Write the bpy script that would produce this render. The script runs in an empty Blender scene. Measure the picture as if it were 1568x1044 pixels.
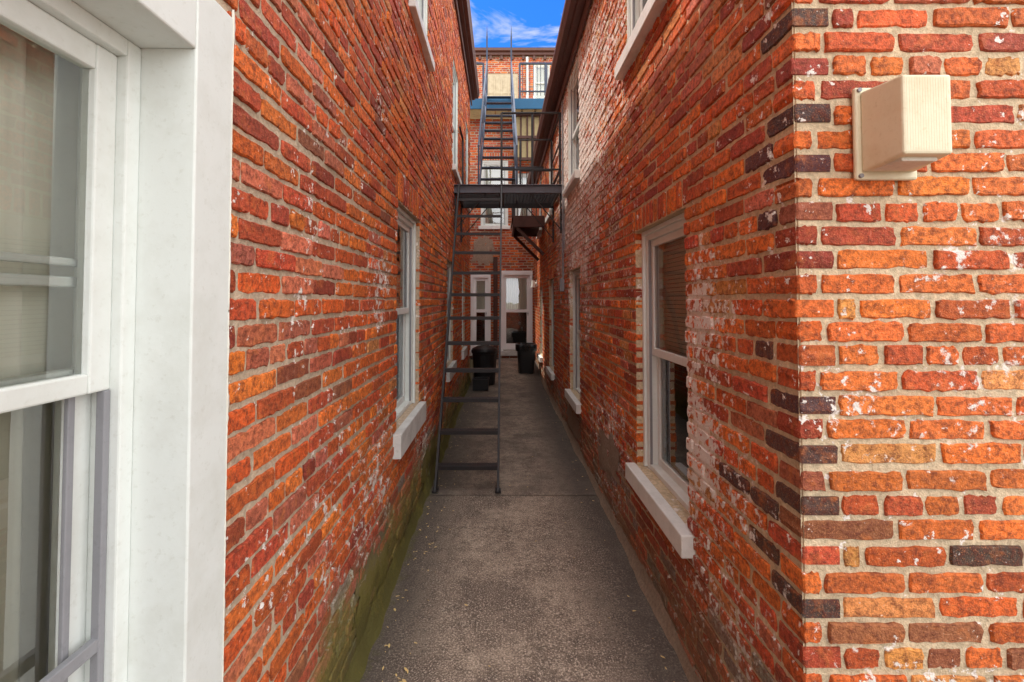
import bpy, bmesh, math, random
from mathutils import Vector, noise
random.seed(7)
R=random.random
def U_(a,b): return random.uniform(a,b)
scene=bpy.context.scene

# ------------------------------------------------------------ node helpers
class NT:
    def __init__(s,name):
        s.m=bpy.data.materials.new(name); s.m.use_nodes=True
        s.t=s.m.node_tree; s.t.nodes.clear()
        s.out=s.n('ShaderNodeOutputMaterial')
    def n(s,typ,**kw):
        nd=s.t.nodes.new(typ)
        for k,v in kw.items(): setattr(nd,k,v)
        return nd
    def l(s,a,b): s.t.links.new(a,b)
    def val(s,sock,v):
        if isinstance(v,bpy.types.NodeSocket): s.l(v,sock)
        else: sock.default_value=v
    def pos(s):
        return s.n('ShaderNodeNewGeometry').outputs['Position']
    def noise(s,vec,scale,detail=4,rough=.55,dist=0):
        nd=s.n('ShaderNodeTexNoise'); s.l(vec,nd.inputs['Vector'])
        nd.inputs['Scale'].default_value=scale; nd.inputs['Detail'].default_value=detail
        nd.inputs['Roughness'].default_value=rough; nd.inputs['Distortion'].default_value=dist
        return nd.outputs['Fac']
    def rng(s,v,a,b,c=0,d=1):
        nd=s.n('ShaderNodeMapRange'); s.val(nd.inputs['Value'],v)
        for i,x in zip(('From Min','From Max','To Min','To Max'),(a,b,c,d)): nd.inputs[i].default_value=x
        return nd.outputs[0]
    def math(s,op,a,b=0.0):
        nd=s.n('ShaderNodeMath',operation=op); s.val(nd.inputs[0],a); s.val(nd.inputs[1],b); return nd.outputs[0]
    def mix(s,f,a,b,mode='MIX'):
        nd=s.n('ShaderNodeMix',data_type='RGBA',blend_type=mode)
        s.val(nd.inputs[0],f)
        for sk,v in ((nd.inputs[6],a),(nd.inputs[7],b)):
            if isinstance(v,tuple): sk.default_value=(v[0],v[1],v[2],1)
            else: s.l(v,sk)
        return nd.outputs[2]
    def sep(s,v):
        nd=s.n('ShaderNodeSeparateXYZ'); s.l(v,nd.inputs[0]); return nd.outputs
    def bump(s,h,strength=.5,dist=.005,normal=None):
        nd=s.n('ShaderNodeBump'); s.l(h,nd.inputs['Height'])
        nd.inputs['Strength'].default_value=strength; nd.inputs['Distance'].default_value=dist
        if normal: s.l(normal,nd.inputs['Normal'])
        return nd.outputs[0]
    def bsdf(s,col,rough=.8,spec=.3,metal=0,normal=None):
        b=s.n('ShaderNodeBsdfPrincipled')
        if isinstance(col,tuple): b.inputs['Base Color'].default_value=(*col,1)
        else: s.l(col,b.inputs['Base Color'])
        s.val(b.inputs['Roughness'],rough); b.inputs['Specular IOR Level'].default_value=spec
        b.inputs['Metallic'].default_value=metal
        if normal: s.l(normal,b.inputs['Normal'])
        s.l(b.outputs[0],s.out.inputs[0]); return b

def srgb(r,g,b):
    f=lambda c:((c/255+.055)/1.055)**2.4 if c>10 else c/255/12.92
    return (f(r),f(g),f(b))

def weather_sunpaint(t,p,col,n1,base,moss,blobs):
    """shared weathering: pale residue, painted sunlight (one right-wall blob), damp base, moss. n1 = mid noise"""
    z=t.sep(p)[2]
    nl=t.noise(p,3.0,5,.7)
    if blobs:
        n2=t.noise(p,24,4,.75)
        for (c,r,amt) in blobs:
            d=t.n('ShaderNodeVectorMath',operation='DISTANCE'); t.l(p,d.inputs[0]); d.inputs[1].default_value=c
            m=t.rng(d.outputs['Value'],0,r,amt,0)
            k=t.rng(t.math('ADD',t.math('ADD',t.math('MULTIPLY',nl,.4),t.math('MULTIPLY',n2,.6)),m),.60,.65,0,.9)
            col=t.mix(k,col,srgb(236,228,220))
    zn=t.math('ADD',z,t.math('MULTIPLY',nl,-.9))
    g=t.rng(zn,.12,-.38,0,base)
    col=t.mix(g,col,srgb(134,116,98))
    if moss>0:
        zm=t.math('ADD',zn,t.math('MULTIPLY',n1,-.45))
        mm=t.rng(zm,-.22,-.46,0,moss)
        col=t.mix(mm,col,srgb(126,118,48))
        col=t.mix(t.rng(zm,-.42,-.60,0,moss*.7),col,srgb(66,64,44))
    return col

def brick_mat(name,base=.6,moss=0,blobs=(),pale=.25):
    t=NT(name); p=t.pos()
    a=t.n('ShaderNodeAttribute',attribute_name='bcol').outputs['Color']
    n1=t.noise(p,55,4,.75); n2=t.noise(p,15,3,.7); n3=t.noise(p,240,2,.7)
    c=t.mix(t.rng(n1,.42,.64,0,.8),a,srgb(100,44,30))
    c=t.mix(t.rng(n2,.55,.72,0,.4),c,srgb(230,132,62))
    c=t.mix(t.rng(n3,.56,.7,0,.4),c,srgb(238,160,104))
    c=t.mix(t.rng(n1,.35,.28,0,pale*2),c,srgb(222,200,178))
    c=weather_sunpaint(t,p,c,n1,base,moss,blobs)
    h=t.math('ADD',n1,t.math('MULTIPLY',n3,.3)); h=t.math('ADD',h,t.math('MULTIPLY',n2,.4))
    t.bsdf(c,t.rng(n1,.3,.7,.55,.85),.4,normal=t.bump(h,1.0,.010))
    return t.m
def mortar_mat(name,col,base=.6,moss=0,blobs=()):
    t=NT(name); p=t.pos()
    n1=t.noise(p,45,4,.75); n2=t.noise(p,5,3,.6)
    c=t.mix(t.rng(n1,.35,.65),tuple(x*.60 for x in col),col)
    c=t.mix(t.rng(n2,.45,.75,0,.5),c,tuple(x*.52 for x in col))
    c=weather_sunpaint(t,p,c,n1,base,moss,blobs)
    t.bsdf(c,.95,.15,normal=t.bump(n1,1.0,.010))
    return t.m
def paint_mat(name,col,rough=.45,dirt=.25,dcol=None,bs=.15,spec=.4,metal=0):
    t=NT(name); p=t.pos()
    n=t.noise(p,7,4,.7); n2=t.noise(p,70,3,.7)
    dc=dcol or tuple(x*.5 for x in col)
    c=t.mix(t.rng(n,.45,.75,0,dirt),col,dc)
    c=t.mix(t.rng(n2,.58,.72,0,dirt*.8),c,dc)
    t.bsdf(c,t.rng(n2,.3,.7,rough-.08,rough+.15),spec,metal,normal=t.bump(n2,bs,.002))
    return t.m

RB=[((.83,1.97,1.0),.62,.22),((.83,1.93,1.6),.45,.19),((.83,5.2,3.2),2.8,.24),((.83,3.6,.45),.8,.15),((.83,1.7,.6),.6,.10),((1.4,1.28,1.45),.6,.075)]  # widest blob: residue plus sun glare painted into the upper right wall
LB=[((-.65,2.3,.55),.7,.11),((-.65,3.9,.3),.6,.17),((-.65,2.45,1.75),.35,.15),((-.65,1.7,.9),.5,.06)]
M_brL=brick_mat('brick_left',.6,.8,LB,.2)
M_moL=mortar_mat('mortar_left',srgb(210,188,162),.6,.8,LB)
M_brR=brick_mat('brick_right',.5,.1,RB,.22)
M_moR=mortar_mat('mortar_right',srgb(228,206,172),.5,.1,RB)
M_brF=brick_mat('brick_far',.3,0,[],.2)
M_moF=mortar_mat('mortar_far',srgb(204,188,168),.3,0,[])
M_white=paint_mat('white_paint',srgb(222,226,222),.45,.3,srgb(180,180,166))
M_white2=paint_mat('white_paint_aged',srgb(226,226,222),.5,.35,srgb(166,166,156),.3)
M_whitef=paint_mat('white_door_paint',srgb(248,249,250),.4,.05,srgb(214,214,210))
M_sill=paint_mat('sill_stone',srgb(210,210,206),.8,.45,srgb(140,136,128),.5,.2)
M_grey=paint_mat('grey_sash',srgb(140,140,144),.5,.3)
M_brown=paint_mat('brown_gutter',srgb(92,58,50),.45,.4,srgb(56,38,34))
M_iron=paint_mat('black_iron',srgb(34,31,33),.5,.3,srgb(70,46,38),.5,.5)
M_blueiron=paint_mat('blue_iron',srgb(38,54,80),.45,.4,srgb(60,48,44),.4,.5)
M_teal=paint_mat('teal_paint',srgb(16,84,122),.5,.3)
M_cream=paint_mat('cream_paint',srgb(176,156,112),.6,.5,srgb(120,100,70))
M_panel=paint_mat('bulkhead_paint',srgb(186,172,146),.6,.5,srgb(136,118,94))
M_dkwood=paint_mat('dark_wood',srgb(84,54,46),.7,.5,srgb(48,34,30),.4)
M_fix=paint_mat('cream_plastic',srgb(228,220,192),.55,.45,srgb(192,174,130),.3)
M_plas=paint_mat('black_plastic',srgb(26,26,28),.4,.3,srgb(54,52,50),.2)
M_bag=paint_mat('bin_bag',srgb(14,14,16),.25,.1,None,.2)
M_dark=paint_mat('dark_interior',srgb(48,45,45),.9,.2)
M_roof=paint_mat('roof_shingle',srgb(78,72,70),.9,.6,None,.6,.2)
M_caulk=paint_mat('caulk',srgb(225,220,208),.8,.4,srgb(160,150,135),.6,.2)
M_parge=mortar_mat('parging',srgb(176,154,136),.3,.05)
M_pargeL=mortar_mat('parging_moss',srgb(140,128,100),.4,.8)
M_curt=paint_mat('curtain_cloth',srgb(238,236,224),.9,.1,None,.1,.1)
M_curtd=paint_mat('curtain_dull',srgb(198,192,176),.9,.2,None,.1,.1)

def glass_mat():
    t=NT('window_glass')
    tr=t.n('ShaderNodeBsdfTransparent'); tr.inputs[0].default_value=(.93,.96,.94,1)
    g=t.n('ShaderNodeBsdfGlossy'); g.inputs['Roughness'].default_value=.015
    g.inputs[0].default_value=(.95,.97,1,1)
    p=t.pos(); b=t.bump(t.noise(p,3,1,.5),.12,.01); t.l(b,g.inputs['Normal'])
    f=t.n('ShaderNodeFresnel'); f.inputs[0].default_value=1.6
    k=t.rng(f.outputs[0],0,1,.10,1)
    m=t.n('ShaderNodeMixShader'); t.l(k,m.inputs[0]); t.l(tr.outputs[0],m.inputs[1]); t.l(g.outputs[0],m.inputs[2])
    t.l(m.outputs[0],t.out.inputs[0]); return t.m
M_glass=glass_mat()

# ------------------------------------------------------------ mesh helpers
def empty(name,loc=(0,0,0)):
    e=bpy.data.objects.new(name,None); e.empty_display_size=.2
    scene.collection.objects.link(e); return e
def mkobj(name,verts,faces,mats,parent=None,midx=None,bevel=0,smooth=False,recalc=True):
    me=bpy.data.meshes.new(name); me.from_pydata([tuple(v) for v in verts],[],faces)
    for m in (mats if isinstance(mats,(list,tuple)) else [mats]): me.materials.append(m)
    if midx: me.polygons.foreach_set('material_index',midx)
    if recalc:
        bm=bmesh.new(); bm.from_mesh(me); bmesh.ops.recalc_face_normals(bm,faces=bm.faces); bm.to_mesh(me); bm.free()
    if smooth: me.polygons.foreach_set('use_smooth',[True]*len(me.polygons))
    me.update()
    o=bpy.data.objects.new(name,me); scene.collection.objects.link(o)
    if parent: o.parent=parent
    if bevel:
        b=o.modifiers.new('bev','BEVEL'); b.width=bevel; b.segments=2; b.limit_method='ANGLE'
    return o
class Fr:
    """local wall frame: u along wall, z up, d outwards"""
    def __init__(s,O,U,N): s.O=Vector(O); s.U=Vector(U); s.N=Vector(N); s.flip=(s.U.cross(Vector((0,0,1)))).dot(s.N)<0
    def __call__(s,u,z,d): return s.O+s.U*u+Vector((0,0,z))+s.N*d
YF=1.28
FL=Fr((-.65,0,0),(0,1,0),(1,0,0)); FR=Fr((.83,0,0),(0,1,0),(-1,0,0))
FF=Fr((0,YF,0),(1,0,0),(0,-1,0)); FE=Fr((0,11.8,0),(1,0,0),(0,-1,0))
W=Fr((0,0,0),(1,0,0),(0,1,0))  # u=x, d=y
class Geo:
    def __init__(s): s.v=[];s.f=[];s.mi=[]
    def box(s,F,ua,ub,za,zb,da,db,mi=0):
        k=len(s.v)
        for u in(ua,ub):
            for z in(za,zb):
                for d in(da,db): s.v.append(F(u,z,d))
        for q in((0,1,3,2),(4,6,7,5),(0,4,5,1),(2,3,7,6),(0,2,6,4),(1,5,7,3)): s.f.append([k+i for i in q]); s.mi.append(mi)
    def pane(s,F,ua,ub,za,zb,d,mi=0):
        k=len(s.v); s.v+=[F(ua,za,d),F(ub,za,d),F(ub,zb,d),F(ua,zb,d)]
        s.f.append([k,k+1,k+2,k+3] if not F.flip else [k+3,k+2,k+1,k]); s.mi.append(mi)
    def bar(s,a,b,w,h,mi=0,up=(0,0,1)):
        """rectangular bar from a to b"""
        a=Vector(a);b=Vector(b);t=(b-a).normalized();x=t.cross(Vector(up))
        if x.length<1e-4: x=t.cross(Vector((0,1,0)))
        x.normalize(); y=x.cross(t).normalized(); k=len(s.v)
        for p in(a,b):
            for i,j in((-1,-1),(1,-1),(1,1),(-1,1)): s.v.append(p+x*i*w/2+y*j*h/2)
        for q in((3,2,1,0),(4,5,6,7),(0,1,5,4),(1,2,6,5),(2,3,7,6),(3,0,4,7)): s.f.append([k+i for i in q]); s.mi.append(mi)
    def tube(s,a,b,r,r2=None,n=10,mi=0):
        r2=r if r2 is None else r2
        a=Vector(a);b=Vector(b);t=(b-a).normalized();x=t.orthogonal().normalized();y=t.cross(x);k=len(s.v)
        for p,rr in((a,r),(b,r2)):
            for i in range(n):
                an=2*math.pi*i/n; s.v.append(p+x*math.cos(an)*rr+y*math.sin(an)*rr)
        for i in range(n): s.f.append([k+i,k+(i+1)%n,k+n+(i+1)%n,k+n+i]); s.mi.append(mi)
        s.f.append([k+i for i in range(n)][::-1]); s.f.append([k+n+i for i in range(n)]); s.mi+= [mi,mi]
    def obj(s,name,mats,parent=None,bevel=0,smooth=False,recalc=True): return mkobj(name,s.v,s.f,mats,parent,s.mi,bevel,smooth,recalc)

# ------------------------------------------------------------ brick walls
CH=.0685; JT=.0158; LN=.222
def S(z): return round(z/CH)*CH
PAL={'orange':(238,120,46),'dorange':(220,98,38),'red':(198,80,46),'dred':(164,66,42),'brown':(158,92,62),'tan':(228,150,82),'dark':(82,58,54),'pink':(210,114,84),'grey':(150,138,128)}
def pick(w):
    tot=sum(x for _,x in w); r=R()*tot
    for n,x in w:
        r-=x
        if r<=0: break
    c=PAL[n]; k=U_(.88,1.1)
    return srgb(*(max(5,min(250,ch*k+U_(-6,6))) for ch in c))
def wall(name,F,u0,u1,z0,z1,openings,soldiers,colfn,mats,parent,near=lambda u,z:False,startfn=None,fine=2):
    v=[];f=[];col=[]
    def brick(ua,ub,za,zb,nr):
        if ub-ua<.012: return
        c=colfn((ua+ub)/2,(za+zb)/2)
        df=U_(-.002,.0065)
        nx=9 if nr else 2; nz=3 if nr else 1
        j=.0023 if nr else .0018
        pts=[]
        for i in range(nx): pts.append((ua+(ub-ua)*i/nx,za))
        for i in range(nz): pts.append((ub,za+(zb-za)*i/nz))
        for i in range(nx): pts.append((ub-(ub-ua)*i/nx,zb))
        for i in range(nz): pts.append((ua,zb-(zb-za)*i/nz))
        cx,cz=(ua+ub)/2,(za+zb)/2; n=len(pts); k=len(v)
        hw,hh=(ub-ua)/2,(zb-za)/2
        tl=U_(-.004,.004)
        o=[]
        for (x,z) in pts:
            jj=j*(2.6 if R()<.12 else 1)
            sx=(x-cx)/hw; sz=(z-cz)/hh
            if abs(sx)>.98 and abs(sz)>.98: q=U_(.0,.005); x-=sx*q; z-=sz*q*.7
            o.append((x+U_(-jj,jj),z+U_(-jj,jj)))
        ins=.0028 if nr else .002
        for lvl in(0,1,2):
            for (x,z) in o:
                sx=(x-cx)/max(hw,1e-4); sz=(z-cz)/max(hh,1e-4)
                e=ins*U_(.6,1.7) if lvl==0 else 0
                xx=x-sx*e; zz=z-sz*e
                d=df+(U_(-.0008,.0008) if lvl==0 else (-.0045 if lvl==1 else -.1-df))+tl*sx*.6
                v.append(F(xx,zz,d)); col.append(c)
        ring=lambda l:[k+l*n+i for i in range(n)]
        a,b,cc=ring(0),ring(1),ring(2)
        f.append(a if not F.flip else a[::-1])
        for r1,r2 in((a,b),(b,cc)):
            for i in range(n):
                q=[r1[i],r2[i],r2[(i+1)%n],r1[(i+1)%n]]
                f.append(q if not F.flip else q[::-1])
    blk=list(openings)+list(soldiers)
    i0=int(round(z0/CH)); i1=int(round(z1/CH))
    for i in range(i0,i1):
        za=i*CH; zc=za+CH/2
        s=startfn(i) if startfn else u0
        iv=[(s,u1)]
        for (a,b,c,d) in blk:
            if c-.001<zc<d+.001:
                nv=[]
                for (p,q) in iv:
                    if b<=p or a>=q: nv.append((p,q)); continue
                    if a>p: nv.append((p,a))
                    if b<q: nv.append((b,q))
                iv=nv
        L=LN/2 if i%6==3 else LN
        off=(LN/2 if i%2 else 0)+U_(-.02,.02)+(.055 if i%6==3 else 0)
        wz=lambda u:.0035*math.sin(u*1.1+i*.37)+.0025*math.sin(u*3.1+i*1.7)
        for (p,q) in iv:
            if q-p<.015: continue
            es=[p]; k=math.ceil((p-off)/L)
            while k*L+off<q:
                e=k*L+off+U_(-.007,.007)
                if e>es[-1]+.05 and e<q-.05: es.append(e)
                k+=1
            es.append(q)
            for a,b in zip(es,es[1:]):
                aa=a+(JT/2 if a!=p else -.001); bb=b-(JT/2 if b!=q else -.001)
                dz=wz((a+b)/2)+U_(-.001,.001); hj=U_(-.0018,.0012)
                brick(aa,bb,za+JT/2+dz,za+CH-JT/2+dz+hj,near((a+b)/2,zc))
    for (a,b,c,d) in soldiers:
        n=max(1,int(round((b-a)/CH))); w=(b-a)/n
        for i in range(n): brick(a+i*w+JT/2,a+(i+1)*w-JT/2,c+JT/2+U_(-.004,.004),d-JT/2+U_(-.004,.004),near(a,c))
    o=mkobj(name+'_bricks',v,f,mats[0],parent,recalc=False)
    at=o.data.attributes.new('bcol','FLOAT_COLOR','POINT')
    flat=[]
    for c in col: flat+= [c[0],c[1],c[2],1]
    at.data.foreach_set('color',flat)
    us=sorted(set([u0,u1]+[x for q in openings for x in q[:2] if u0<x<u1]))
    zs=sorted(set([z0,z1]+[x for q in openings for x in q[2:] if z0<x<z1]))
    v=[];f=[]
    def q4(*ps):
        k=len(v); v.extend(ps); f.append([k,k+1,k+2,k+3])
    D=-.0050
    for ua,ub in zip(us,us[1:]):
        for za,zb in zip(zs,zs[1:]):
            um,zm=(ua+ub)/2,(za+zb)/2
            if any(a<um<b and c<zm<d for a,b,c,d in openings): continue
            q4(F(ua,za,D),F(ub,za,D),F(ub,zb,D),F(ua,zb,D))
    for a,b,c,d in openings:
        q4(F(a,c,D),F(a,d,D),F(a,d,-.2),F(a,c,-.2)); q4(F(b,c,D),F(b,d,D),F(b,d,-.2),F(b,c,-.2))
        q4(F(a,c,D),F(b,c,D),F(b,c,-.2),F(a,c,-.2)); q4(F(a,d,D),F(b,d,D),F(b,d,-.2),F(a,d,-.2))
    mkobj(name+'_mortar',v,f,mats[1],parent,recalc=False)

# ------------------------------------------------------------ windows
def curtain(F,ua,ub,za,zb,d,mat,parent,amp=.012,wl=.07,name='curtain'):
    n=max(6,int((ub-ua)/.008)); v=[];f=[]
    ph=R()*6
    for i in range(n+1):
        u=ua+(ub-ua)*i/n
        for z in (za,zb):
            v.append(F(u,z,d+amp*math.sin(u/wl*6.28+ph)+amp*.5*math.sin(u/wl*2.9+z*2)))
    for i in range(n): f.append([2*i,2*i+1,2*i+3,2*i+2])
    mkobj(name,v,f,mat,parent,smooth=True,recalc=False)
def window(F,parent,a,b,c,d,rec=-.07,cas=.055,sill=(.06,.085),curt='half',sillmat=None,rail=None,name='window'):
    e=empty(name); e.parent=parent
    g=Geo()
    g.box(F,a+.001,a+cas,c+.001,d-.001,rec-.09,rec)
    g.box(F,b-cas,b-.001,c+.001,d-.001,rec-.09,rec)
    g.box(F,a+cas,b-cas,d-cas,d-.001,rec-.09,rec-.001)
    g.box(F,a+cas,b-cas,c+.001,c+.03,rec-.09,rec-.004)
    g.box(F,a+.001,a+cas*.45,c+.002,d-.002,rec,rec+.018); g.box(F,b-cas*.45,b-.001,c+.002,d-.002,rec,rec+.018)
    g.box(F,a+cas*.45,b-cas*.45,d-cas*.45,d-.002,rec,rec+.017)
    ia,ib,ic,idd=a+cas,b-cas,c+.03,d-cas
    m=rail if rail else (ic+idd)/2
    st=.038
    du=rec-.02; dl=rec-.05
    for (za,zb,dd) in((m-.02,idd,du),(ic,m+.02,dl)):
        g.box(F,ia,ia+st,za,zb,dd-.028,dd); g.box(F,ib-st,ib,za,zb,dd-.028,dd)
        g.box(F,ia+st,ib-st,zb-.04,zb,dd-.028,dd-.001); g.box(F,ia+st,ib-st,za,za+.045,dd-.028,dd-.001)
    g.box(F,ia,ia+.012,ic,idd,rec-.018,rec-.004,1); g.box(F,ib-.012,ib,ic,idd,rec-.018,rec-.004,1)
    g.obj('frame',[M_white,M_grey],e,.003)
    g=Geo()
    g.pane(F,ia+st-.004,ib-st+.004,m+.021,idd-.036,du-.012); g.pane(F,ia+st-.004,ib-st+.004,ic+.041,m-.016,dl-.012)
    g.obj('glass',M_glass,e,recalc=False)
    g2=Geo(); g2.box(F,a-.1,b+.1,c-.1,d+.1,rec-.9,rec-.88); g2.box(F,a-.1,b+.1,c-.12,c-.1,rec-.88,rec-.1); g2.box(F,a-.1,b+.1,d+.1,d+.12,rec-.88,rec-.1)
    g2.box(F,a-.12,a-.1,c-.1,d+.1,rec-.88,rec-.1); g2.box(F,b+.1,b+.12,c-.1,d+.1,rec-.88,rec-.1)
    g2.obj('room',M_dark,e)
    if curt=='half':
        g3=Geo(); z=m+.0
        while z<idd: g3.box(F,ia-.02,ib+.06,z,z+.0215,rec-.097,rec-.094); z+=.024
        g3.obj('blind',M_curt,e)
        curtain(F,ia-.02,ib+.1,c,m,rec-.30,M_curtd,e)
    elif curt=='full':
        curtain(F,ia-.02,ib+.06,c,d,rec-.13,M_curt,e)
    elif curt=='dull':
        curtain(F,ia-.02,ib+.08,m-.1,d,rec-.13,M_curtd,e)
    if sill:
        g=Geo(); g.box(F,a-.06,b+.06,c-sill[1],c-.001,-.11,sill[0])
        g.obj('sill',sillmat or M_white2,e,.006)
    return e

# ------------------------------------------------------------ LEFT HOUSE
LH=empty('brick_house')
def colL(u,z):
    nz=noise.noise(Vector((u*.9,z*.9,3.1)))
    if u<1.9: w=[('red',4),('dred',1.8),('pink',3.2),('brown',.8),('dorange',3.5),('orange',2)]
    else: w=[('orange',5.5),('dorange',4.5),('red',2.2),('dred',.4),('pink',.7),('brown',.2),('tan',.5)]
    if nz>.2: w=w+[('orange',3),('dorange',3)]
    if z<.5: w=[('red',2),('brown',2.5),('dred',1.5),('pink',2),('dorange',1.5),('grey',1)]
    if z>2.6: w=w+[('red',2),('dorange',2)]
    return pick(w)
W2=(2.84,3.64,S(.80),S(2.26)); W3=(5.45,6.15,S(.80),S(2.12)); W4=(7.5,8.1,S(.80),S(2.12))
W5=(3.2,4.0,S(3.75),S(5.3)); W6=(6.0,6.8,S(3.4),S(4.95)); W7=(8.2,8.9,S(3.4),S(4.9))
NW=(-.02,1.07,S(.5),2.30)
opL=[NW,W2,W3,W4,W5,W6,W7]
soL=[(w[0]-.05,w[1]+.05,w[3],w[3]+3*CH) for w in opL[1:]]
wall('left_wall',FL,-2.5,9.3,0,5.82,opL,soL,colL,(M_brL,M_moL),LH,near=lambda u,z:.9<u<3.2 and z<3.6)
FRec=Fr((-1.1,0,0),(0,1,0),(1,0,0))
wall('rear_wall',FRec,9.2,11.8,0,4.6,[],[],colL,(M_brL,M_moL),LH)
FRet=Fr((0,9.3,0),(1,0,0),(0,1,0))
wall('return_wall',FRet,-4.4,-.65,0,5.82,[],[],colL,(M_brL,M_moL),LH)
for w in (W2,W3,W4): window(FL,LH,*w,rec=-.05,cas=.06,sill=(.045,.15),curt='dull' if w is W2 else 'half',sillmat=M_sill,rail=1.55)
for w in (W5,W6,W7): window(FL,LH,*w,rec=-.03,cas=.06,sill=(.05,.08),curt='half')
e=empty('near_window'); e.parent=LH
g=Geo()
g.box(FL,.94,1.068,.5,2.299,-.115,.014); g.box(FL,-.019,.11,.5,2.299,-.115,.014)
g.box(FL,.11,.94,2.155,2.299,-.115,.013)
g.box(FL,.905,.94,.5,2.155,-.2,-.10); g.box(FL,.11,.145,.5,2.155,-.2,-.10); g.box(FL,.145,.905,2.12,2.155,-.2,-.10)
for (za,zb,dd) in((1.455,2.12,-.12),(.62,1.50,-.155)):
    g.box(FL,.858,.905,za,zb,dd-.03,dd); g.box(FL,.145,.185,za,zb,dd-.03,dd)
    g.box(FL,.185,.858,zb-.05,zb,dd-.03,dd-.001); g.box(FL,.185,.858,za,za+.038,dd-.03,dd-.001)
g.box(FL,.185,.91,1.655,1.675,-.185,-.16); g.box(FL,.185,.91,1.695,1.71,-.18,-.16)
g.obj('frame',[M_white],e,.004)
g=Geo(); g.box(FL,.89,.904,.6,1.455,-.135,-.118); g.box(FL,.845,.859,.6,1.455,-.154,-.145)
g.box(FL,.145,.905,.96,.985,-.135,-.12)
g.obj('storm_track',[M_grey],e,.002)
g=Geo(); g.pane(FL,.18,.865,1.488,2.075,-.135); g.pane(FL,.18,.865,.65,1.455,-.17)
g.obj('glass',M_glass,e,recalc=False)
curtain(FL,.0,.925,1.44,2.3,-.23,M_curt,e,.016,.055); curtain(FL,.96,1.16,.45,2.3,-.242,M_curt,e,.010,.05)
curtain(FL,.0,.925,.42,1.44,-.242,M_curtd,e,.016,.055)
g=Geo(); g.box(FL,-.2,1.2,.4,2.4,-1.2,-1.18); g.box(FL,1.2,1.22,.4,2.4,-1.18,-.21); g.box(FL,-.22,-.2,.4,2.4,-1.18,-.21)
g.box(FL,-.2,1.2,2.4,2.42,-1.18,-.21); g.box(FL,-.2,1.2,.38,.4,-1.18,-.21); g.obj('room',M_dark,e)
g=Geo(); g.box(FL,-.08,1.13,.40,.5,-.15,.06); g.obj('sill',M_sill,e,.006)
v=[];f=[]
n=260
for i in range(n+1):
    z=.45+(2.32-.45)*i/n
    v+=[FL(1.066,z,.010),FL(1.066,z,.016),FL(1.074+.010*noise.noise(Vector((0,0,z*9)))+U_(-.002,.003),z,.011),FL(1.078+.012*noise.noise(Vector((0,0,z*9)))+U_(-.003,.004),z,-.01)]
for i in range(n):
    k=4*i
    for j in range(3): f.append([k+j,k+j+1,k+j+5,k+j+4])
mkobj('caulk',v,f,M_caulk,e,smooth=True)
def eave(F,u0,u1,zt,proj,parent,ext,pitch,soff):
    g=Geo()
    g.box(F,u0,u1,zt,zt+.02,-.05,proj-.09,0)
    g.box(F,u0,u1,zt-.12,zt-.002,.0125,.035,0)
    g.box(F,u0,u1,zt+.02,zt+.16,proj-.115,proj-.092,0)
    g.obj('soffit_fascia',[soff],parent,.003)
    prof=[(proj-.09,.15),(proj-.09,.03),(proj-.03,.03),(proj-.015,.07),(proj,.10),(proj,.15),(proj-.012,.15),(proj-.012,.105),(proj-.035,.045),(proj-.08,.045),(proj-.08,.15)]
    v=[];f=[]; n=len(prof)
    for u in(u0,u1):
        for d,z in prof: v.append(F(u,zt+z,d))
    for i in range(n): f.append([i,(i+1)%n,n+(i+1)%n,n+i])
    mkobj('gutter',v,f,M_brown,parent)
    v=[F(u0,zt+.17,proj-.09),F(u1,zt+.17,proj-.09),F(u1,zt+.17+ext*pitch,-ext),F(u0,zt+.17+ext*pitch,-ext),
       F(u0,zt+.19,proj-.09),F(u1,zt+.19,proj-.09),F(u1,zt+.19+ext*pitch,-ext),F(u0,zt+.19+ext*pitch,-ext)]
    mkobj('roof',v,[[0,1,2,3],[4,5,6,7],[0,1,5,4],[2,3,7,6],[0,3,7,4],[1,2,6,5]],M_roof,parent)
eave(FL,-2.5,9.45,5.82,.19,LH,4,.3,M_brown)
g=Geo(); g.box(W,-4.6,-4.5,0,7.1,-2.5,9.4); g.box(W,-4.5,-.76,0,5.9,-2.5,-2.4); g.box(W,-4.5,-1.25,0,4.55,11.6,11.75); g.box(W,-4.5,-1.05,4.56,4.66,9.42,11.78)
g.obj('rear_walls',[M_moL],LH)

# ------------------------------------------------------------ RIGHT HOUSE
RH=empty('brick_house')
def colR(u,z):
    if u<1.54 and R()<.8*(1.58-u)/.28: w=[('dark',4),('dred',3.5),('brown',1.5),('red',1)]
    elif z>2.5: w=[('pink',3.5),('tan',3),('dorange',2.5),('orange',3),('red',1.2)]  # paler, pinker bricks up here: sunlit band painted into the colour
    elif u<3.2: w=[('orange',5.5),('dorange',4),('red',2.4),('dred',.7),('pink',.8),('dark',.05),('tan',.6)]
    else: w=[('orange',4.5),('dorange',3.5),('red',2.5),('dred',.6),('brown',.3),('tan',.8)]
    if z<.45: w=[('red',3),('brown',2.5),('dred',1.5),('grey',1.3),('dorange',1.5)]
    return pick(w)
def colFr(u,z):
    if u<.96 and R()<.28: w=[('dark',2),('dred',3),('brown',2),('red',1)]
    else: w=[('orange',9),('dorange',5),('red',1.3),('tan',1.7),('dred',.3),('pink',.5),('brown',.25),('dark',.12)]
    if z>2.3: w=w+[('dark',.8),('dred',1.5)]
    if z<.75: w=[('orange',2),('dorange',3),('tan',2.5),('brown',2),('red',2)]
    return pick(w)
r1=(2.06,2.84,S(.60),S(2.06)); r2=(4.85,5.6,S(.58),S(2.0)); r3=(7.25,8.0,S(.45),S(1.98)); r4=(9.3,9.95,S(.45),S(1.95))
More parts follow.
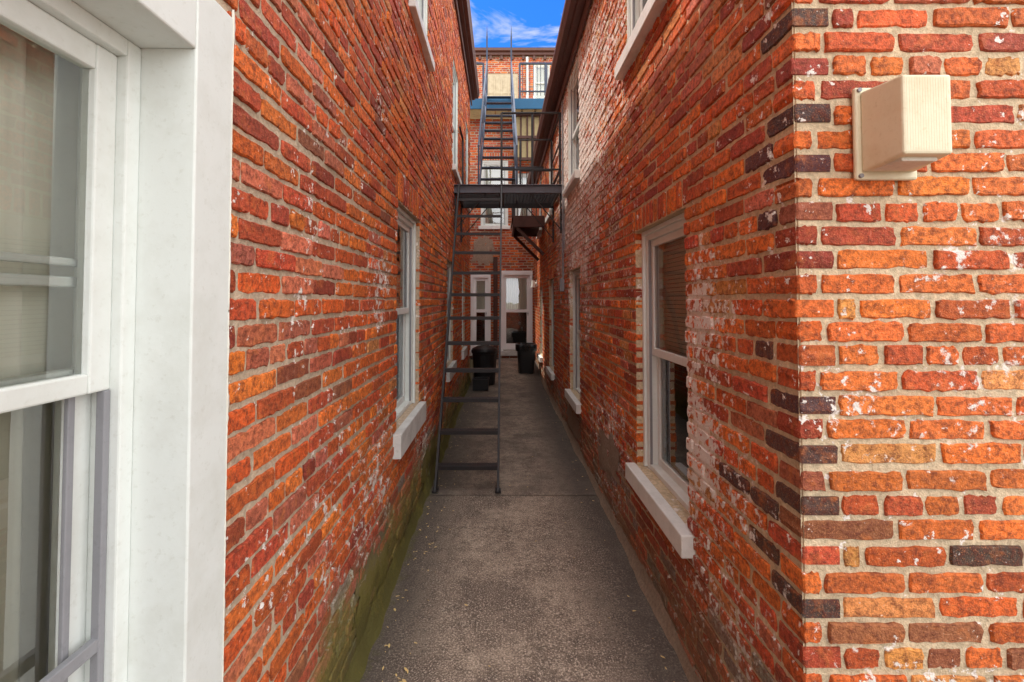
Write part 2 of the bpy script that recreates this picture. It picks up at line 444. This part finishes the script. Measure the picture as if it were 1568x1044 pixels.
r5=(2.2,3.02,S(3.2),4.35); r6=(4.85,5.7,S(3.0),4.3); r7=(7.3,8.0,S(3.1),4.25); r8=(9.4,10.1,S(3.1),4.25)
opR=[r1,r2,r3,r4]+[(a,b,c,S(d)) for a,b,c,d in (r5,r6,r7,r8)]
soR=[(w[0]-.04,w[1]+.04,w[3],w[3]+3*CH) for w in opR[1:4]]+[(r1[0]-.03,r1[1]+.06,r1[3],r1[3]+2*CH)]
zt=4.4525
wall('right_wall',FR,YF,11.8,0,zt,opR,soR,colR,(M_brR,M_moR),RH,near=lambda u,z:u<3.3 and z<3.8,startfn=lambda i:YF-.001 if i%2 else YF-.001+.1+JT)
wall('front_wall',FF,.83,5.0,0,zt,[(3.0,3.9,S(.6),S(2.06))],[],colFr,(M_brR,M_moR),RH,near=lambda u,z:u<2.2,startfn=lambda i:.829 if i%2==0 else .829+.1+JT)
window(FF,RH,3.0,3.9,S(.6),S(2.06))
for w,ct in((r1,'half'),(r2,'half'),(r3,'full'),(r4,'half')): window(FR,RH,*w,rec=-.06,cas=.06,sill=(.055,.10),curt=ct)
for w in opR[4:]: window(FR,RH,*w,rec=-.03,cas=.055,sill=(.06,.09),curt='half')
eave(FR,1.13,11.75,zt,.20,RH,4,.35,M_brown)
g=Geo(); g.box(FF,.62,5.2,zt,zt+.14,0.001,.15); g.obj('rake_board',[M_brown],RH,.004)
g=Geo(); g.box(W,4.95,5.05,0,4.4,1.4,11.75); g.box(W,.95,4.95,0,4.4,11.65,11.75); g.obj('rear_walls',[M_moR],RH)

def fillet(F,u0,u1,w,h,mat,parent,seed):
    v=[];f=[]; n=int((u1-u0)/.04); m=5
    for i in range(n+1):
        u=u0+(u1-u0)*i/n
        s=1+.5*noise.noise(Vector((u*1.7,seed,0)))+.3*noise.noise(Vector((u*8,seed,5)))
        for j in range(m+1):
            t=j/m; rr=1+.18*noise.noise(Vector((u*12,j*1.3,seed)))
            d=w*s*t*rr; z=h*s*(1-t)**1.7*rr
            v.append(F(u,z-.002 if j<m else -.01,d+.003))
    for i in range(n):
        for j in range(m):
            k=i*(m+1)+j; f.append([k,k+1,k+m+2,k+m+1])
    mkobj('wall_foot_render',v,f,mat,parent,smooth=True)
fillet(FL,-2.4,9.3,.045,.10,M_pargeL,LH,1.3); fillet(FR,YF+.02,11.8,.035,.07,M_parge,RH,7.7); fillet(FF,.85,5,.05,.07,M_parge,RH,3.7)
def patch(F,u0,u1,z0,z1,d,mat,parent,seed,name='render_patch'):
    n,m=40,28; v=[];f=[]
    for i in range(n+1):
        for j in range(m+1):
            u=u0+(u1-u0)*i/n; z=z0+(z1-z0)*j/m
            v.append(F(u+.03*noise.noise(Vector((u*6,z*6,seed))),z+.03*noise.noise(Vector((u*6,z*6,seed+9))),d+.006*noise.noise(Vector((u*7,z*7,seed)))))
    for i in range(n):
        for j in range(m):
            x=2*(i+.5)/n-1; y=2*(j+.5)/m-1
            if x**4+y**4+.9*noise.noise(Vector((x*2.6,y*2.6,seed)))<.55:
                k=i*(m+1)+j; f.append([k,k+1,k+m+2,k+m+1])
    mkobj(name,v,f,mat,parent,smooth=True)
patch(FR,3.2,4.0,.2,.62,.006,M_parge,RH,2.2); patch(FR,4.7,5.9,.08,.36,.006,M_parge,RH,5.2)
patch(FL,2.0,2.7,.06,.42,.006,M_pargeL,LH,6.1); patch(FL,3.7,4.6,.05,.36,.006,M_pargeL,LH,8.4)

# ------------------------------------------------------------ FAR HOUSE
FH=empty('brick_house')
def colF(u,z): return pick([('red',4),('dred',2),('brown',1.5),('dorange',3.5),('orange',2),('pink',1)])
dl=(-.80,-.28,S(.33),S(2.35)); dr=(-.03,.80,S(.33),S(2.38)); fw=(-.54,.17,S(3.55),S(5.25)); fw2=(.35,.78,S(3.5),S(4.9))
wall('far_wall',FE,-3,3,0,6.35,[dl,dr,fw,fw2],[(fw[0]-.05,fw[1]+.05,fw[3],fw[3]+3*CH)],colF,(M_brF,M_moF),FH)
window(FE,FH,*fw,rec=-.03,cas=.08,sill=(.05,.09),curt='half')
window(FE,FH,*fw2,rec=-.03,cas=.06,sill=(.05,.09),curt='full')
def door(F,a,b,c,d,curt):
    e=empty('door'); e.parent=FH; g=Geo(); k=.07
    g.box(F,a+.001,a+k,c,d-.001,-.12,.02); g.box(F,b-k,b-.001,c,d-.001,-.12,.02); g.box(F,a+k,b-k,d-k*1.6,d-.001,-.12,.019)
    ia,ib,ic,it=a+k,b-k,c+.02,d-k*1.6; s=.08; m=c+1.02
    g.box(F,ia,ia+s,ic,it,-.07,-.03); g.box(F,ib-s,ib,ic,it,-.07,-.03)
    g.box(F,ia+s,ib-s,it-s,it,-.07,-.031); g.box(F,ia+s,ib-s,ic,ic+.16,-.07,-.031); g.box(F,ia+s,ib-s,m-.04,m+.04,-.07,-.031)
    g.obj('frame',[M_whitef],e,.004)
    g=Geo(); g.pane(F,ia+s,ib-s,ic+.16,it-s,-.05); g.obj('glass',M_glass,e,recalc=False)
    g=Geo(); g.box(F,a,b,c-.1,d,-.6,-.58); g.box(F,a,b,d,d+.02,-.58,-.13);g.box(F,a-.02,a,c,d,-.58,-.13);g.box(F,b,b+.02,c,d,-.58,-.13); g.obj('room',M_dark,e)
    if curt: curtain(F,ia,ib,m,it,-.10,M_curt,e,.01,.05)
    g=Geo(); g.tube(F(ib-.05,c+.95,-.03),F(ib-.05,c+.95,.02),.012); g.bar(F(ib-.05,c+.90,.022),F(ib-.05,c+1.0,.022),.015,.01,up=(1,0,0)); g.obj('handle',[M_iron],e)
    g=Geo(); g.box(F,a-.03,b+.03,c-.12,c-.001,-.1,.12); g.obj('threshold',M_sill,e,.005)
door(FE,*dl,True); door(FE,*dr,True)
patch(FE,-.80,-.15,2.5,3.35,.012,M_parge,FH,4.1)
g=Geo(); g.box(FE,-.21,-.10,.15,2.75,.012,.09); g.obj('post',[M_dkwood],FH,.005)
g=Geo()
g.box(W,-1.3,1.7,6.36,6.62,11.15,11.19,0)
for i in range(9): g.box(W,-1.2+i*.34,-1.16+i*.34,6.40,6.60,11.19,11.8,1)
for i in range(7): g.box(W,-1.3,1.7,6.602,6.64,11.2+i*.5,11.2+i*.5+.48,1)
g.obj('roof_deck',[M_teal,M_cream],FH,.004)
g=Geo(); g.box(W,.30,1.2,5.15,6.36,11.45,11.47)
for i in range(6): g.box(W,.31+i*.16,.35+i*.16,5.15,6.36,11.40,11.45,1)
for z in(5.15,5.7,6.28): g.box(W,.29,1.2,z,z+.07,11.36,11.40,1)
g.obj('slat_screen',[M_cream,M_dkwood],FH,.003)
g=Geo()
for x in(-1.2,-.45,.45,1.1,1.65): g.bar((x,11.17,6.62),(x,11.17,7.5),.05,.05)
g.bar((-1.2,11.17,7.5),(-.45,11.17,7.5),.06,.04); g.bar((.45,11.17,7.5),(1.65,11.17,7.5),.06,.04); g.bar((.45,11.17,6.8),(1.65,11.17,6.8),.04,.03)
for i in range(12):
    x=.52+i*.09; g.bar((x,11.17,6.7),(x,11.17,7.48),.015,.015)
g.obj('deck_railing',[M_blueiron],FH,.003)
FT=Fr((0,15,0),(1,0,0),(0,-1,0))
tw=(1.05,1.6,S(8.3),S(9.5))
wall('upper_wall',FT,-4,4.5,6.3,9.75,[tw,(-.50,.55,6.7,S(9.15))],[],colF,(M_brF,M_moF),FH)
window(FT,FH,*tw,rec=-.03,cas=.07,sill=(.05,.09),curt='full')
g=Geo(); g.box(FT,-.499,.549,6.7,S(9.15)-.001,-.1,-.02)
for i in range(5): g.box(FT,-.48+i*.23,-.44+i*.23,6.7,9.05,-.02,-.0)
g.box(FT,-.44,.5,8.5,8.57,-.02,-.004)
g.obj('bulkhead_panel',[M_panel],FH,.004)
g=Geo(); g.box(FT,-4.1,4.6,9.75,9.85,-.1,.12); g.box(FT,-4.1,4.6,9.851,9.93,-.1,.2); 
for i in range(24): g.box(FT,-4+i*.36,-3.92+i*.36,9.62,9.749,.013,.09)
g.obj('cornice',[M_brown],FH,.006)
g=Geo(); g.box(FT,-4.1,4.6,9.931,9.96,-6,.18); g.obj('roof',M_roof,FH)
g=Geo(); g.tube((.85,14.95,9.7),(.85,14.95,6.6),.045); g.obj('downspout',[M_white2],FH,smooth=False)
g=Geo(); g.tube((1.0,16,9.95),(1.0,16,10.3),.05); g.tube((1.0,16,10.3),(1.0,16,10.36),.09); g.tube((.2,16,9.95),(.2,16,10.15),.04); g.obj('roof_vent',[M_iron],FH)

# ------------------------------------------------------------ FIRE ESCAPE
FEo=empty('fire_escape')
PZ=3.2; PA=6.2; PB=7.25
g=Geo()
g.bar((-.65,PA,PZ-.05),(.83,PA,PZ-.05),.012,.11,1); g.bar((-.65,PA-.02,PZ-.0),(.83,PA-.02,PZ-.0),.05,.01,1); g.bar((-.65,PA-.02,PZ-.105),(.83,PA-.02,PZ-.105),.05,.01,1)
g.bar((-.65,PB,PZ-.05),(.83,PB,PZ-.05),.012,.10)
for x in(-.62,-.02,.02,.80): g.bar((x,PA,PZ-.05),(x,PB,PZ-.05),.03,.05)
n=20
for i in range(1,n): 
    y=PA+(PB-PA)*i/n; g.bar((.0,y,PZ-.01),(.82,y,PZ-.01),.007,.012)
for i in range(16): 
    x=.03+i*.05; g.bar((x,PA,PZ-.015),(x,PB,PZ-.015),.005,.010)
for i in range(8):
    y=PA+.42+(PB-PA-.42)*i/8; g.bar((-.62,y,PZ-.01),(0,y,PZ-.01),.03,.015)
for x,s in((-.64,1),(.82,-1)):
    for y in(PA+.05,PB-.05):
        g.bar((x,y,PZ-.6),(x+s*.42,y,PZ-.1),.03,.012); g.bar((x,y,PZ-.65),(x,y,PZ-.1),.035,.012)
M_beam=paint_mat('grey_iron',srgb(90,90,100),.5,.4,srgb(70,52,46),.4,.5)
g.obj('platform',[M_iron,M_beam],FEo,.002)
g=Geo()
for (x,y) in((0.0,PA),(.80,PA),(.80,PB),(.42,PA)):
    g.bar((x,y,PZ),(x,y,PZ+1.0),.03,.012 if x==.42 else .03)
g.bar((0,PA,PZ+1.0),(.80,PA,PZ+1.0),.035,.02); g.bar((0,PA,PZ+.22),(.80,PA,PZ+.22),.03,.02)
g.bar((.8,PA,PZ+1.0),(.8,PB,PZ+1.0),.03,.02); g.bar((.8,PA,PZ+.22),(.8,PB,PZ+.22),.03,.02); g.bar((.8,PA,PZ+.6),(.8,PB,PZ+.6),.02,.01)
g.bar((-.62,PA+.5,PZ+1.0),(-.62,PB,PZ+1.0),.03,.012); g.bar((-.62,PB,PZ),(-.62,PB,PZ+1),.03,.03)
g.bar((.30,PB,PZ+1.0),(.80,PB,PZ+1.0),.03,.02); g.bar((.30,PB,PZ+.5),(.80,PB,PZ+.5),.03,.015); g.bar((.30,PB,PZ),(.30,PB,PZ+1.0),.03,.03)
g.obj('platform_railing',[M_iron],FEo,.002)
def lad(z): return 3.93+.709*z
g=Geo()
for x0,x1 in((-.565,-.58),(-.03,0.0)):
    g.bar((x0,lad(0),0.0),(x1,lad(PZ),PZ),.020,.06,up=(0,-1,.7)); 
    g.bar((x0,lad(0)-.02,0.01),(x0,lad(0)+.05,0.01),.05,.02)
for i in range(12):
    z=.18+i*.254; y=lad(z); t=z/PZ
    xa=-.565-.015*t; xb=-.03+.03*t
    g.bar((xa,y+.01,z),(xb,y+.01,z),.085,.014)
    g.bar((xa,y-.03,z-.010),(xb,y-.03,z-.010),.01,.036)
g.obj('lower_ladder',[M_iron],FEo,.0015)
g=Geo(); ya,yb,za,zb=7.1,11.15,PZ,6.7
for x in(-.36,.24):
    g.bar((x,ya,za),(x,yb,zb),.02,.13); g.bar((x,ya,za+.85),(x,yb,zb+.85),.03,.03); g.bar((x,ya,za+.45),(x,yb,zb+.45),.012,.02)
    for i in range(6):
        t=i/5; y=ya+(yb-ya)*t; z=za+(zb-za)*t; g.bar((x,y,z),(x,y,z+.86),.025,.025)
    g.bar((x,yb-.02,zb),(x,yb-.02,zb+1.45),.04,.04); g.tube((x,yb-.02,zb+1.45),(x,yb-.02,zb+1.75),.02,.002)
for i in range(12):
    t=(i+.6)/12; g.bar((-.36,ya+(yb-ya)*t,za+(zb-za)*t),(.24,ya+(yb-ya)*t,za+(zb-za)*t),.11,.018)
g.obj('upper_stair',[M_blueiron],FEo,.002)

WL=empty('wooden_landing')
g=Geo(); 
g.box(W,.22,.815,3.02,3.20,8.6,8.64); g.box(W,.22,.26,3.02,3.20,8.64,9.9); g.box(W,.22,.815,3.02,3.2,9.9,9.94)
for i in range(12): g.box(W,.2,.815,3.201,3.235,8.6+i*.112,8.6+i*.112+.105)
g.bar((.80,8.65,2.5),(.28,8.65,3.02),.06,.06); g.bar((.80,9.85,2.5),(.28,9.85,3.02),.06,.06)
g.obj('deck',[M_dkwood],WL,.004)
g=Geo()
for y in(8.62,9.25,9.9): g.bar((.24,y,3.23),(.24,y,4.15),.04,.04)
g.bar((.24,8.6,4.15),(.24,9.92,4.15),.05,.04); g.bar((.24,8.62,4.15),(.8,8.62,4.15),.04,.04); g.bar((.24,8.62,3.6),(.8,8.62,3.6),.03,.03)
for i in range(6): g.bar((.3+i*.09,8.62,3.23),(.3+i*.09,8.62,4.13),.015,.015)
g.obj('railing',[M_iron],WL,.003)

CO=empty('electrical_conduit')
g=Geo(); g.tube((.815,6.05,1.9),(.815,6.05,4.3),.012); g.tube((.813,5.9,2.3),(.813,5.9,3.1),.006)
g.box(FR,6.0,6.1,1.75,1.92,.006,.06); g.obj('conduit_run',[M_grey],CO,.002)

# ------------------------------------------------------------ box light on front wall
BL=empty('wall_light_fixture')
g=Geo()
g.box(FF,.985,1.155,1.965,2.225,.006,.022)
g.obj('back_plate',[M_fix],BL,.006)
def ringz(x0,x1,z0,z1,d): return [FF(x0,z0,d),FF(x1,z0,d),FF(x1,z1,d),FF(x0,z1,d)]
A=ringz(.998,1.145,1.985,2.21,.022); B=ringz(1.0,1.122,1.995,2.195,.155)
v=A+B; mkobj('housing',v,[[3,2,1,0],[4,5,6,7],[0,1,5,4],[1,2,6,5],[2,3,7,6],[3,0,4,7]],M_fix,BL,bevel=.006)
g=Geo()
for i in range(16): g.box(FF,1.009+i*.0066,1.0148+i*.0066,2.003,2.187,.1545,.1556)
g.obj('ribbed_lens',[M_fix],BL,.0005)
g=Geo(); g.box(FF,1.016,1.107,1.984,1.996,.04,.13); g.obj('bottom_diffuser',[M_caulk],BL,.003)
g=Geo(); g.tube(FF(.995,2.215,.022),FF(.995,2.215,.028),.006); g.tube(FF(.995,1.975,.022),FF(.995,1.975,.028),.006); g.obj('screws',[M_grey],BL)
SL=empty('wall_lamp')
g=Geo(); g.box(FR,10.5,10.6,1.95,2.1,.006,.03); g.tube(FR(10.55,2.02,.03),FR(10.55,2.02,.10),.03); g.tube(FR(10.55,2.09,.10),FR(10.55,1.93,.10),.035,.055,14); g.obj('lamp_body',[M_white],SL,.003)

# ------------------------------------------------------------ bins
def lathe(cx,cy,prof,name,mat,parent,n=28,sq=0,rib=0):
    v=[];f=[]
    for r,z in prof:
        for i in range(n):
            a=2*math.pi*i/n; k=1
            if sq: k=1/((abs(math.cos(a))**sq+abs(math.sin(a))**sq)**(1/sq))
            rr=r*k*(1+(rib if i%2 else 0)); v.append((cx+rr*math.cos(a),cy+rr*math.sin(a),z))
    for j in range(len(prof)-1):
        for i in range(n): f.append([j*n+i,j*n+(i+1)%n,(j+1)*n+(i+1)%n,(j+1)*n+i])
    f.append(list(range(n))[::-1]); f.append([(len(prof)-1)*n+i for i in range(n)])
    return mkobj(name,v,f,mat,parent,smooth=False,bevel=.002)
T1=empty('trash_can')
lathe(-.33,8.95,[(.19,.005),(.2,.03),(.235,.60),(.25,.61),(.25,.64),(.24,.645)],'bin_body',M_plas,T1,30,0,.02)
lathe(-.33,8.95,[(.258,.62),(.262,.66),(.24,.70),(.14,.745),(.05,.755)],'lid',M_plas,T1)
g=Geo(); g.bar((-.40,8.95,.77),(-.26,8.95,.77),.03,.02); g.bar((-.58,8.9,.5),(-.58,9.0,.5),.04,.02); g.bar((-.08,8.9,.5),(-.08,9.0,.5),.04,.02)
g.bar((-.40,8.95,.74),(-.40,8.95,.78),.02,.02); g.bar((-.26,8.95,.74),(-.26,8.95,.78),.02,.02); g.obj('handles',[M_plas],T1,.004)
T2=empty('trash_can')
lathe(.53,9.95,[(.15,.04),(.16,.07),(.2,.62),(.215,.63),(.215,.67),(.2,.672),(.185,.55)],'bin_body',M_plas,T2,32,5)
lathe(.53,9.95,[(.222,.55),(.225,.66),(.218,.69),(.19,.70),(.15,.60)],'bin_liner',M_bag,T2,32,5,.03)
g=Geo(); g.tube((.4,10.15,.07),(.42,10.15,.07),.06,n=16); g.tube((.64,10.15,.07),(.66,10.15,.07),.06,n=16); g.bar((.42,10.18,.68),(.64,10.18,.68),.02,.02); g.obj('wheels_handle',[M_plas],T2,.003)
CR=empty('plastic_crate')
g=Geo(); x0,x1,y0,y1=-.52,-.24,8.25,8.5
g.box(W,x0,x1,.012,.03,y0,y1); g.box(W,x0,x0+.012,.03,.2,y0,y1); g.box(W,x1-.012,x1,.03,.2,y0,y1); g.box(W,x0+.012,x1-.012,.03,.2,y0,y0+.012); g.box(W,x0+.012,x1-.012,.03,.2,y1-.012,y1)
g.box(W,x0-.015,x1+.015,.2,.215,y0-.015,y0+.01); g.box(W,x0-.015,x1+.015,.2,.215,y1-.01,y1+.015); g.box(W,x0-.015,x0+.01,.2,.215,y0+.01,y1-.01); g.box(W,x1-.01,x1+.015,.2,.215,y0+.01,y1-.01)
g.obj('crate_shell',[M_plas],CR,.003)

# ------------------------------------------------------------ ground
def ground_mat():
    t=NT('ground_soil'); p=t.pos()
    c=t.mix(t.noise(p,.6,4,.6),srgb(130,120,106),srgb(160,150,135)); t.bsdf(c,.95,.2,normal=t.bump(t.noise(p,30,3,.6),.5,.02)); return t.m
def concrete_mat():
    t=NT('alley_concrete'); p=t.pos(); xyz=t.sep(p)
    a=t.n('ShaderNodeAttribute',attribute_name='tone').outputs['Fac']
    n1=t.noise(p,2.2,5,.65); n2=t.noise(p,110,3,.85); n3=t.noise(p,14,5,.75)
    base=t.mix(t.rng(n1,.40,.60),srgb(122,108,97),srgb(178,160,142))
    base=t.mix(t.rng(n3,.45,.62,0,.6),base,srgb(100,88,79))
    base=t.mix(t.rng(n2,.52,.60,0,.7),base,srgb(76,66,60))
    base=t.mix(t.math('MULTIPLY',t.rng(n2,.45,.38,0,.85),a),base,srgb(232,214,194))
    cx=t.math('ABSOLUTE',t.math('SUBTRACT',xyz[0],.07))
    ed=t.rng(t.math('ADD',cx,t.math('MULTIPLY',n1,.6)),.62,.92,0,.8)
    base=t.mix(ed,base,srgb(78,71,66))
    ml=t.rng(t.math('ADD',t.math('MULTIPLY',xyz[0],-1),t.math('MULTIPLY',n3,.3)),.72,.79,0,.5)
    base=t.mix(ml,base,srgb(100,98,54))
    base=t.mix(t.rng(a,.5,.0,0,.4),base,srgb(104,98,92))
    v2=t.n('ShaderNodeTexVoronoi',feature='DISTANCE_TO_EDGE'); 
    vm=t.n('ShaderNodeVectorMath',operation='ADD'); t.l(p,vm.inputs[0])
    nz=t.n('ShaderNodeTexNoise'); t.l(p,nz.inputs['Vector']); nz.inputs['Scale'].default_value=4; nz.inputs['Detail'].default_value=3
    sc=t.n('ShaderNodeVectorMath',operation='SCALE'); t.l(nz.outputs['Color'],sc.inputs[0]); sc.inputs['Scale'].default_value=.45
    t.l(sc.outputs[0],vm.inputs[1]); t.l(vm.outputs[0],v2.inputs['Vector']); v2.inputs['Scale'].default_value=.5
    cr=t.rng(v2.outputs['Distance'],0,.003,.5,0)
    base=t.mix(cr,base,srgb(60,54,50))
    h=t.math('SUBTRACT',t.math('ADD',t.math('MULTIPLY',n2,.6),n3),cr)
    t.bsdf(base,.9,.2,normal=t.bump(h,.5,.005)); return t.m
M_con=concrete_mat()
mkobj('ground',[(-400,-400,-.03),(400,-400,-.03),(400,400,-.03),(-400,400,-.03)],[[0,1,2,3]],ground_mat())
AP=empty('concrete_path')
def gz(y): 
    t=max(0,min(1,(y-8.8)/2.2)); return .16*t*t*(3-2*t)
def slab(x0,x1,y0,y1,tone):
    nx=max(2,int((x1-x0)/.07)); ny=max(2,int((y1-y0)/.07)); v=[];f=[]
    for i in range(nx+1):
        for j in range(ny+1):
            x=x0+(x1-x0)*i/nx; y=y0+(y1-y0)*j/ny
            e=-.006 if (j in(0,ny)) else 0
            v.append((x,y,gz(y)+e+.006*noise.noise(Vector((x*2,y*2,1)))+.003*noise.noise(Vector((x*9,y*9,1)))))
    for i in range(nx):
        for j in range(ny): k=i*(ny+1)+j; f.append([k,k+ny+1,k+ny+2,k+1])
    o=mkobj('slab',v,f,M_con,AP,smooth=True,recalc=False)
    at=o.data.attributes.new('tone','FLOAT','POINT'); at.data.foreach_set('value',[tone]*len(v))
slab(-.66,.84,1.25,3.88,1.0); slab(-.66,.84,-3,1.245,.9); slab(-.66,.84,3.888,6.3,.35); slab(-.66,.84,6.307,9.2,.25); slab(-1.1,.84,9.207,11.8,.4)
slab(.845,5,-3,1.28,.7)
v=[];f=[]
def leaf(x,y,s):
    a=U_(0,6.28); k=len(v); z=gz(y)+.010
    ca,sa=math.cos(a),math.sin(a); ln=s; w=s*U_(.25,.45)
    for p,q,h in((-1,0,0),(-.3,1,.5),(.5,.8,.3),(1,0,.2),(.5,-.8,.4),(-.3,-1,.1)):
        v.append((x+ca*p*ln-sa*q*w,y+sa*p*ln+ca*q*w,z+h*s*.35*R()))
    f.append([k+i for i in range(6)])
for _ in range(260):
    y=1.0+R()**1.6*7; side=R()
    x=-.58+abs(random.gauss(0,.10)) if side<.6 else (.76-abs(random.gauss(0,.06)) if side<.8 else U_(-.55,.75))
    leaf(x,y,U_(.004,.014))
for _ in range(20): leaf(-.42+random.gauss(0,.05),1.95+random.gauss(0,.07),U_(.009,.018))
mkobj('fallen_leaves',v,f,paint_mat('dry_leaf',srgb(226,196,132),.8,.6,srgb(150,112,66)),None,recalc=False)
YW=empty('boundary_wall')
wall('yard_wall',Fr((0,-3.2,0),(1,0,0),(0,1,0)),-2.4,5,0,1.0,[],[],colF,(M_brF,M_moF),YW)
g=Geo(); g.box(W,-2.4,5,1.0,1.07,-3.35,-3.15); g.obj('coping',M_sill,YW,.01)

# ------------------------------------------------------------ light
sv=Vector((-.38,.10,.92)).normalized()
el=math.asin(sv.z); az=math.atan2(sv.x,sv.y)
L=bpy.data.lights.new('sun','SUN'); L.energy=5; L.angle=math.radians(.5); L.color=(1,.95,.86)
lo=bpy.data.objects.new('sun',L); scene.collection.objects.link(lo); lo.rotation_euler=sv.to_track_quat('Z','Y').to_euler()
w=bpy.data.worlds.new('World'); scene.world=w; w.use_nodes=True; nt=w.node_tree; nt.nodes.clear()
N=nt.nodes.new; lk=nt.links.new
sk=N('ShaderNodeTexSky'); sk.sky_type='NISHITA'; sk.sun_disc=False; sk.sun_elevation=el; sk.sun_rotation=az%(2*math.pi)
sk.ozone_density=3; sk.dust_density=.3
bl=N('ShaderNodeMix'); bl.data_type='RGBA'; bl.blend_type='MULTIPLY'; bl.inputs[0].default_value=1; bl.inputs[7].default_value=(.25,.9,1.9,1)
lk(sk.outputs[0],bl.inputs[6])
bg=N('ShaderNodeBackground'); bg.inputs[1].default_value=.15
out=N('ShaderNodeOutputWorld')
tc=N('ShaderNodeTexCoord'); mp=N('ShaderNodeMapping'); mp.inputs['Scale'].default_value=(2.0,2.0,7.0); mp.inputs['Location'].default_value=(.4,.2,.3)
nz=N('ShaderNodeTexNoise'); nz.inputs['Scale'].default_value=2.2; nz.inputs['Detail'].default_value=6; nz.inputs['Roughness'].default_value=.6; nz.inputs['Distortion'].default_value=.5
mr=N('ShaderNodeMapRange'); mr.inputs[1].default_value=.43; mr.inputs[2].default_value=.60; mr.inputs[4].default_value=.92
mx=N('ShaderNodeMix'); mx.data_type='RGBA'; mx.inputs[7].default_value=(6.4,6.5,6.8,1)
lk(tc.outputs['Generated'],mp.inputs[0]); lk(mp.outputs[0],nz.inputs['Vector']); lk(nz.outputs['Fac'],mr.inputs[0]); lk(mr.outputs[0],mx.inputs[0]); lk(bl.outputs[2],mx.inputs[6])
# added fill light: bright cloud deck over the unseen sky, open blue low in the north
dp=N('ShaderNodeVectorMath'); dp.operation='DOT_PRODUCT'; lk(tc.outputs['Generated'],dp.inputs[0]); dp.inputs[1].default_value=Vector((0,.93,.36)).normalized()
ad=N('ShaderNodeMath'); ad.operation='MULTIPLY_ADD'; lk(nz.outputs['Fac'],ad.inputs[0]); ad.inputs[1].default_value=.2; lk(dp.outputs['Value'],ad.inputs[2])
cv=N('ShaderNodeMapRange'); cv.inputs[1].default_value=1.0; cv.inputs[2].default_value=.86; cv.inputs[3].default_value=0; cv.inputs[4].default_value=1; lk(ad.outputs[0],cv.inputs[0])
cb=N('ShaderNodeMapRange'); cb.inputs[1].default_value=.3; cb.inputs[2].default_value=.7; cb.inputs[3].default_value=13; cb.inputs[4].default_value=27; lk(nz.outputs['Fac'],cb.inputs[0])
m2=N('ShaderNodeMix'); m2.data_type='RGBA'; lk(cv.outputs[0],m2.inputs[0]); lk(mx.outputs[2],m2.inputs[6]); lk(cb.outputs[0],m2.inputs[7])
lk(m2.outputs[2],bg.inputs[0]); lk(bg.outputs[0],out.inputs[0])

# ------------------------------------------------------------ camera
cam=bpy.data.cameras.new('camera'); co=bpy.data.objects.new('camera',cam); scene.collection.objects.link(co)
cam.sensor_width=36; cam.lens=16.07; cam.clip_start=.02; cam.clip_end=1000
pitch=math.radians(1.6)
co.location=(0,0,1.63); co.rotation_euler=(math.pi/2+pitch,0,0)
cam.shift_x=16/1568; cam.shift_y=-(62+700*math.tan(pitch))/1568
scene.camera=co
scene.view_settings.view_transform='Standard'; scene.view_settings.look='None'; scene.view_settings.exposure=0; scene.view_settings.gamma=1
